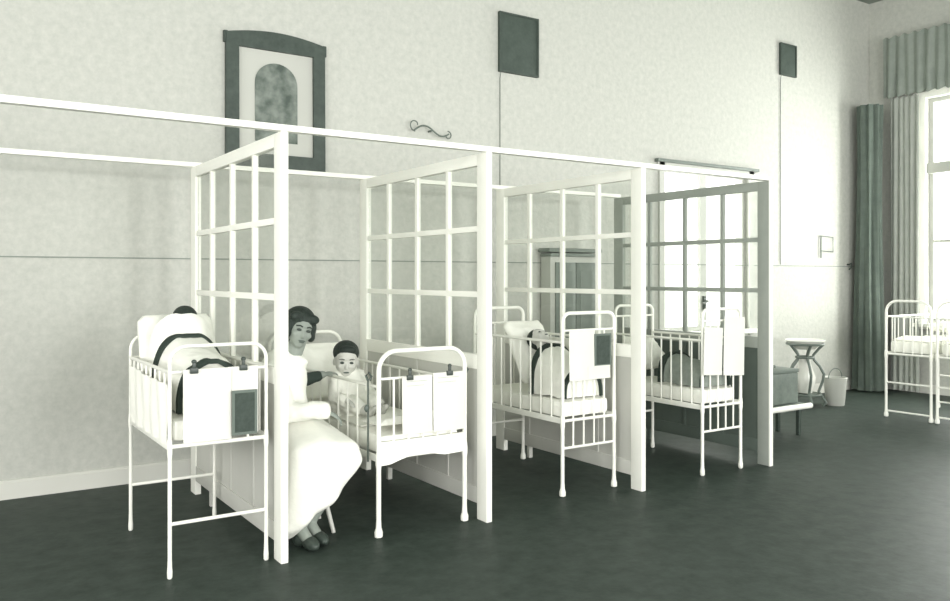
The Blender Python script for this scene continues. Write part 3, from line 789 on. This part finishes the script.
    return r
woman()
st = thing('stool', 'low wooden stool under the seated woman in white', 'stool', (.255, -1.52, 0))
MB().lathe([(.15, .30), (.165, .305), (.17, .32), (.165, .335), (.15, .34)], (0, 0, 0), 28).build('seat', 'seat', st)
for a in (45, 135, 225, 315):
    a = math.radians(a - 8); MB().tube([(.11 * math.cos(a), .11 * math.sin(a), .305), (.20 * math.cos(a), .20 * math.sin(a), 0.0)], [.014, .011], 10).build('leg', 'seat', st)

def toddler():
    base = Vector((.70, -1.25, .53)); r = thing('person', 'dark haired toddler in a white gown sitting up in the low cot', 'person', base)
    L = base; hs = .198; hc = Vector((.634, -1.27, .845)); yaw = math.radians(-20)
    R = Matrix.Rotation(yaw, 3, 'Z') @ Matrix.Rotation(math.radians(3), 3, 'Y') @ Matrix.Rotation(math.radians(6), 3, 'X'); T = lambda p: R @ (Vector(p) * hs) + hc
    f = Vector((.2, -.98, 0)); l = Vector((.98, .2, 0)); pel = Vector((.665, -1.24, .60)); ch = Vector((.65, -1.255, .70))
    b = MB(); add_head_shapes(b, R, T, hs, True)
    b.cap(hc - Vector((0, 0, .06)), ch + Vector((0, 0, .03)), .036, .045); b.ell(ch, (.085, .07, .09)); b.ell(pel, (.09, .08, .075)); b.cap(pel, ch, .08, .075)
    for s in (-1, 1):
        sh = ch + l * s * .08 + Vector((0, 0, .045)); el = sh + l * s * .04 + f * .04 - Vector((0, 0, .10)); wr = el + f * .10 - l * s * .015 + Vector((0, 0, -.01))
        b.cap(sh, el, .030, .026); b.cap(el, wr, .026, .018); hand_shapes(b, wr, f - Vector((0, 0, .3)), (0, 0, -1), .075, .45, s)
        kn = pel + f * .15 + l * s * .07 + Vector((0, 0, -.01)); ft = kn + f * .11 - l * s * .03 - Vector((0, 0, .02))
        b.cap(pel + l * s * .04, kn, .045, .036); b.cap(kn, ft, .034, .022); b.cap(ft, ft + f * .04 + Vector((0, 0, .03)), .02, .016)
    def put(o): o.location = (0, 0, 0); return o
    put(b.remesh('body', 'skin_child', r, .005, 4, None, L))
    for k in (-1, 1):
        put(MB().ell(T((k * .135, -.345, -.01)), (.06 * hs, .03 * hs, .036 * hs), R).build('eye', 'feature', r, True, L))
        put(MB().tube([T((k * .07, -.37, .08)), T((k * .14, -.355, .10)), T((k * .22, -.30, .085))], .014 * hs, 6).build('eyebrow', 'hair', r, True, L))
    put(MB().ell(T((0, -.385, -.285)), (.085 * hs, .028 * hs, .026 * hs), R).build('lips', 'lip', r, True, L))
    h = MB(); h.ell(T((0, .13, .21)), [k * hs for k in (.385, .42, .355)], R); h.ell(T((0, .25, .02)), [k * hs for k in (.33, .26, .30)], R); h.ell(T((.02, -.20, .34)), [k * hs for k in (.26, .12, .12)], R)
    put(h.remesh('hair', 'hair', r, .0055, 3, None, L))
    g = MB(); g.ell(ch, (.105, .088, .10)); g.cap(pel - Vector((0, 0, .0)), ch, .115, .09); g.ell(ch + Vector((0, 0, .075)), (.062, .055, .03))
    for s in (-1, 1):
        sh = ch + l * s * .08 + Vector((0, 0, .045)); el = sh + l * s * .04 + f * .04 - Vector((0, 0, .10)); wr = el + f * .10 - l * s * .015 + Vector((0, 0, -.01))
        g.cap(sh, el, .043, .04); g.cap(el, el + (wr - el) * .75, .038, .033); g.cap(pel + l * s * .04, pel + f * .16 + l * s * .06 - Vector((0, 0, .005)), .068, .056)
    def fold(p):
        k = .008 * noise.noise(p * 16) + .004 * noise.noise(p * 34); return p + Vector((k, k, k))
    put(g.remesh('gown', 'cotton', r, .007, 3, fold, L))
    return r
toddler()

def sleeper(label, c, s, skin='skin_child', foot=None, lean=-62):
    """a small child lying back on the pillow; c = head centre; the body runs under the quilt"""
    c = Vector(c); r = thing('person', label, 'person', (c.x, c.y, c.z - .09))
    L = Vector((c.x, c.y, c.z - .09))
    R = Matrix.Rotation(math.radians(lean), 3, 'X'); T = lambda p: R @ (Vector(p) * s) + c
    b = MB(); add_head_shapes(b, R, T, s, True)
    ch = c + (Vector((0, -.11, -.16)) if lean < 0 else Vector((0, -.03, -.20))); pl = Vector((c.x, foot[1] + .30, foot[2] + .10)); 
    b.cap(c + Vector((0, -.03, -.04)), ch, .038, .05); b.ell(ch, (.085, .08, .07)); b.cap(ch, pl, .075, .075)
    for k in (-1, 1):
        b.cap(ch + Vector((k * .07, 0, 0)), ch + Vector((k * .10, -.10, -.05)), .03, .026); b.cap(ch + Vector((k * .10, -.10, -.05)), ch + Vector((k * .05, -.17, -.03)), .025, .018)
        kn = Vector((c.x + k * .05, foot[1] + .18, foot[2] + .10)); b.cap(pl + Vector((k * .04, 0, 0)), kn, .045, .036); b.cap(kn, Vector((c.x + k * .04, foot[1] + .06, foot[2] + .05)), .034, .024)
    def put(o): o.location = (0, 0, 0); return o
    put(b.remesh('body', skin, r, .006, 4, None, L))
    h = MB(); h.ell(T((0, .13, .20)), [k * s for k in (.38, .41, .36)], R); h.ell(T((0, .25, .02)), [k * s for k in (.32, .25, .30)], R)
    put(h.remesh('hair', 'hair', r, .006, 3, None, L))
    for k in (-1, 1): put(MB().ell(T((k * .135, -.345, -.01)), (.06 * s, .03 * s, .02 * s), R).build('eye', 'feature', r, True, L))
    put(MB().ell(T((0, -.385, -.285)), (.08 * s, .028 * s, .022 * s), R).build('lips', 'lip', r, True, L))
    return r
sleeper('child with dark hair propped on the big pillow in the high left cot', (-.238, -1.150, 1.072), .17, foot=(0, -1.72, .70), lean=22)
sleeper('child lying back on the pillow in the barred cot behind the second partition', (2.00, -1.335, .915), .165, foot=(0, -1.70, .58))

# ------------------------------------------------------------------ light
def window_light(name, loc, rot, sx, sy, e):
    l = bpy.data.lights.new(name, 'AREA'); l.shape = 'RECTANGLE'; l.size = sx; l.size_y = sy; l.energy = e; l.color = (1.0, 0.995, 0.985)
    o = bpy.data.objects.new(name, l); C.objects.link(o); o.location = loc; o.rotation_euler = rot; return o
for (a, c, z0, z1), e in zip(FH, (120, 180, 190)): window_light('daylight_front', ((a + c) / 2, YF - .05, (z0 + z1) / 2), (PI / 2, 0, 0), c - a, z1 - z0, e)
for (a, c, z0, z1), e in zip(LH, (38, 100, 110)): window_light('daylight_left', (XL - .05, (a + c) / 2, (z0 + z1) / 2), (PI / 2, 0, -PI / 2), abs(c - a), z1 - z0, e)
window_light('daylight_end', (XR + .6, (W2[0] + W2[1]) / 2, 2.1), (PI / 2, 0, PI / 2), 1.8, 2.7, 260)
window_light('daylight_end', (XR + .6, (W3[0] + W3[1]) / 2, 2.1), (PI / 2, 0, PI / 2), 1.8, 2.7, 120)
window_light('daylight_back', ((W1[0] + W1[1]) / 2, .75, 1.6), (-PI / 2, 0, 0), 1.5, 1.8, 45)
w = bpy.data.worlds.new('sky'); bpy.context.scene.world = w; w.use_nodes = True
bg = w.node_tree.nodes['Background']; bg.inputs['Color'].default_value = (1.0, 0.995, 0.97, 1); bg.inputs['Strength'].default_value = 2.2

# ------------------------------------------------------------------ camera, view
cd = bpy.data.cameras.new('camera'); co = bpy.data.objects.new('camera', cd); C.objects.link(co)
co.location = CAM; co.rotation_euler = (PI / 2, 0, -YAW)
cd.sensor_fit = 'HORIZONTAL'; cd.sensor_width = 36; cd.lens = F / 950 * 36; cd.shift_x = 0; cd.shift_y = -(300.5 - CY) / 950
cd.clip_start = 0.05
sc = bpy.context.scene; sc.camera = co
sc.view_settings.view_transform = 'Standard'; sc.view_settings.look = 'None'; sc.view_settings.gamma = 1; sc.view_settings.use_curve_mapping = False
sc.view_settings.exposure = 0.33
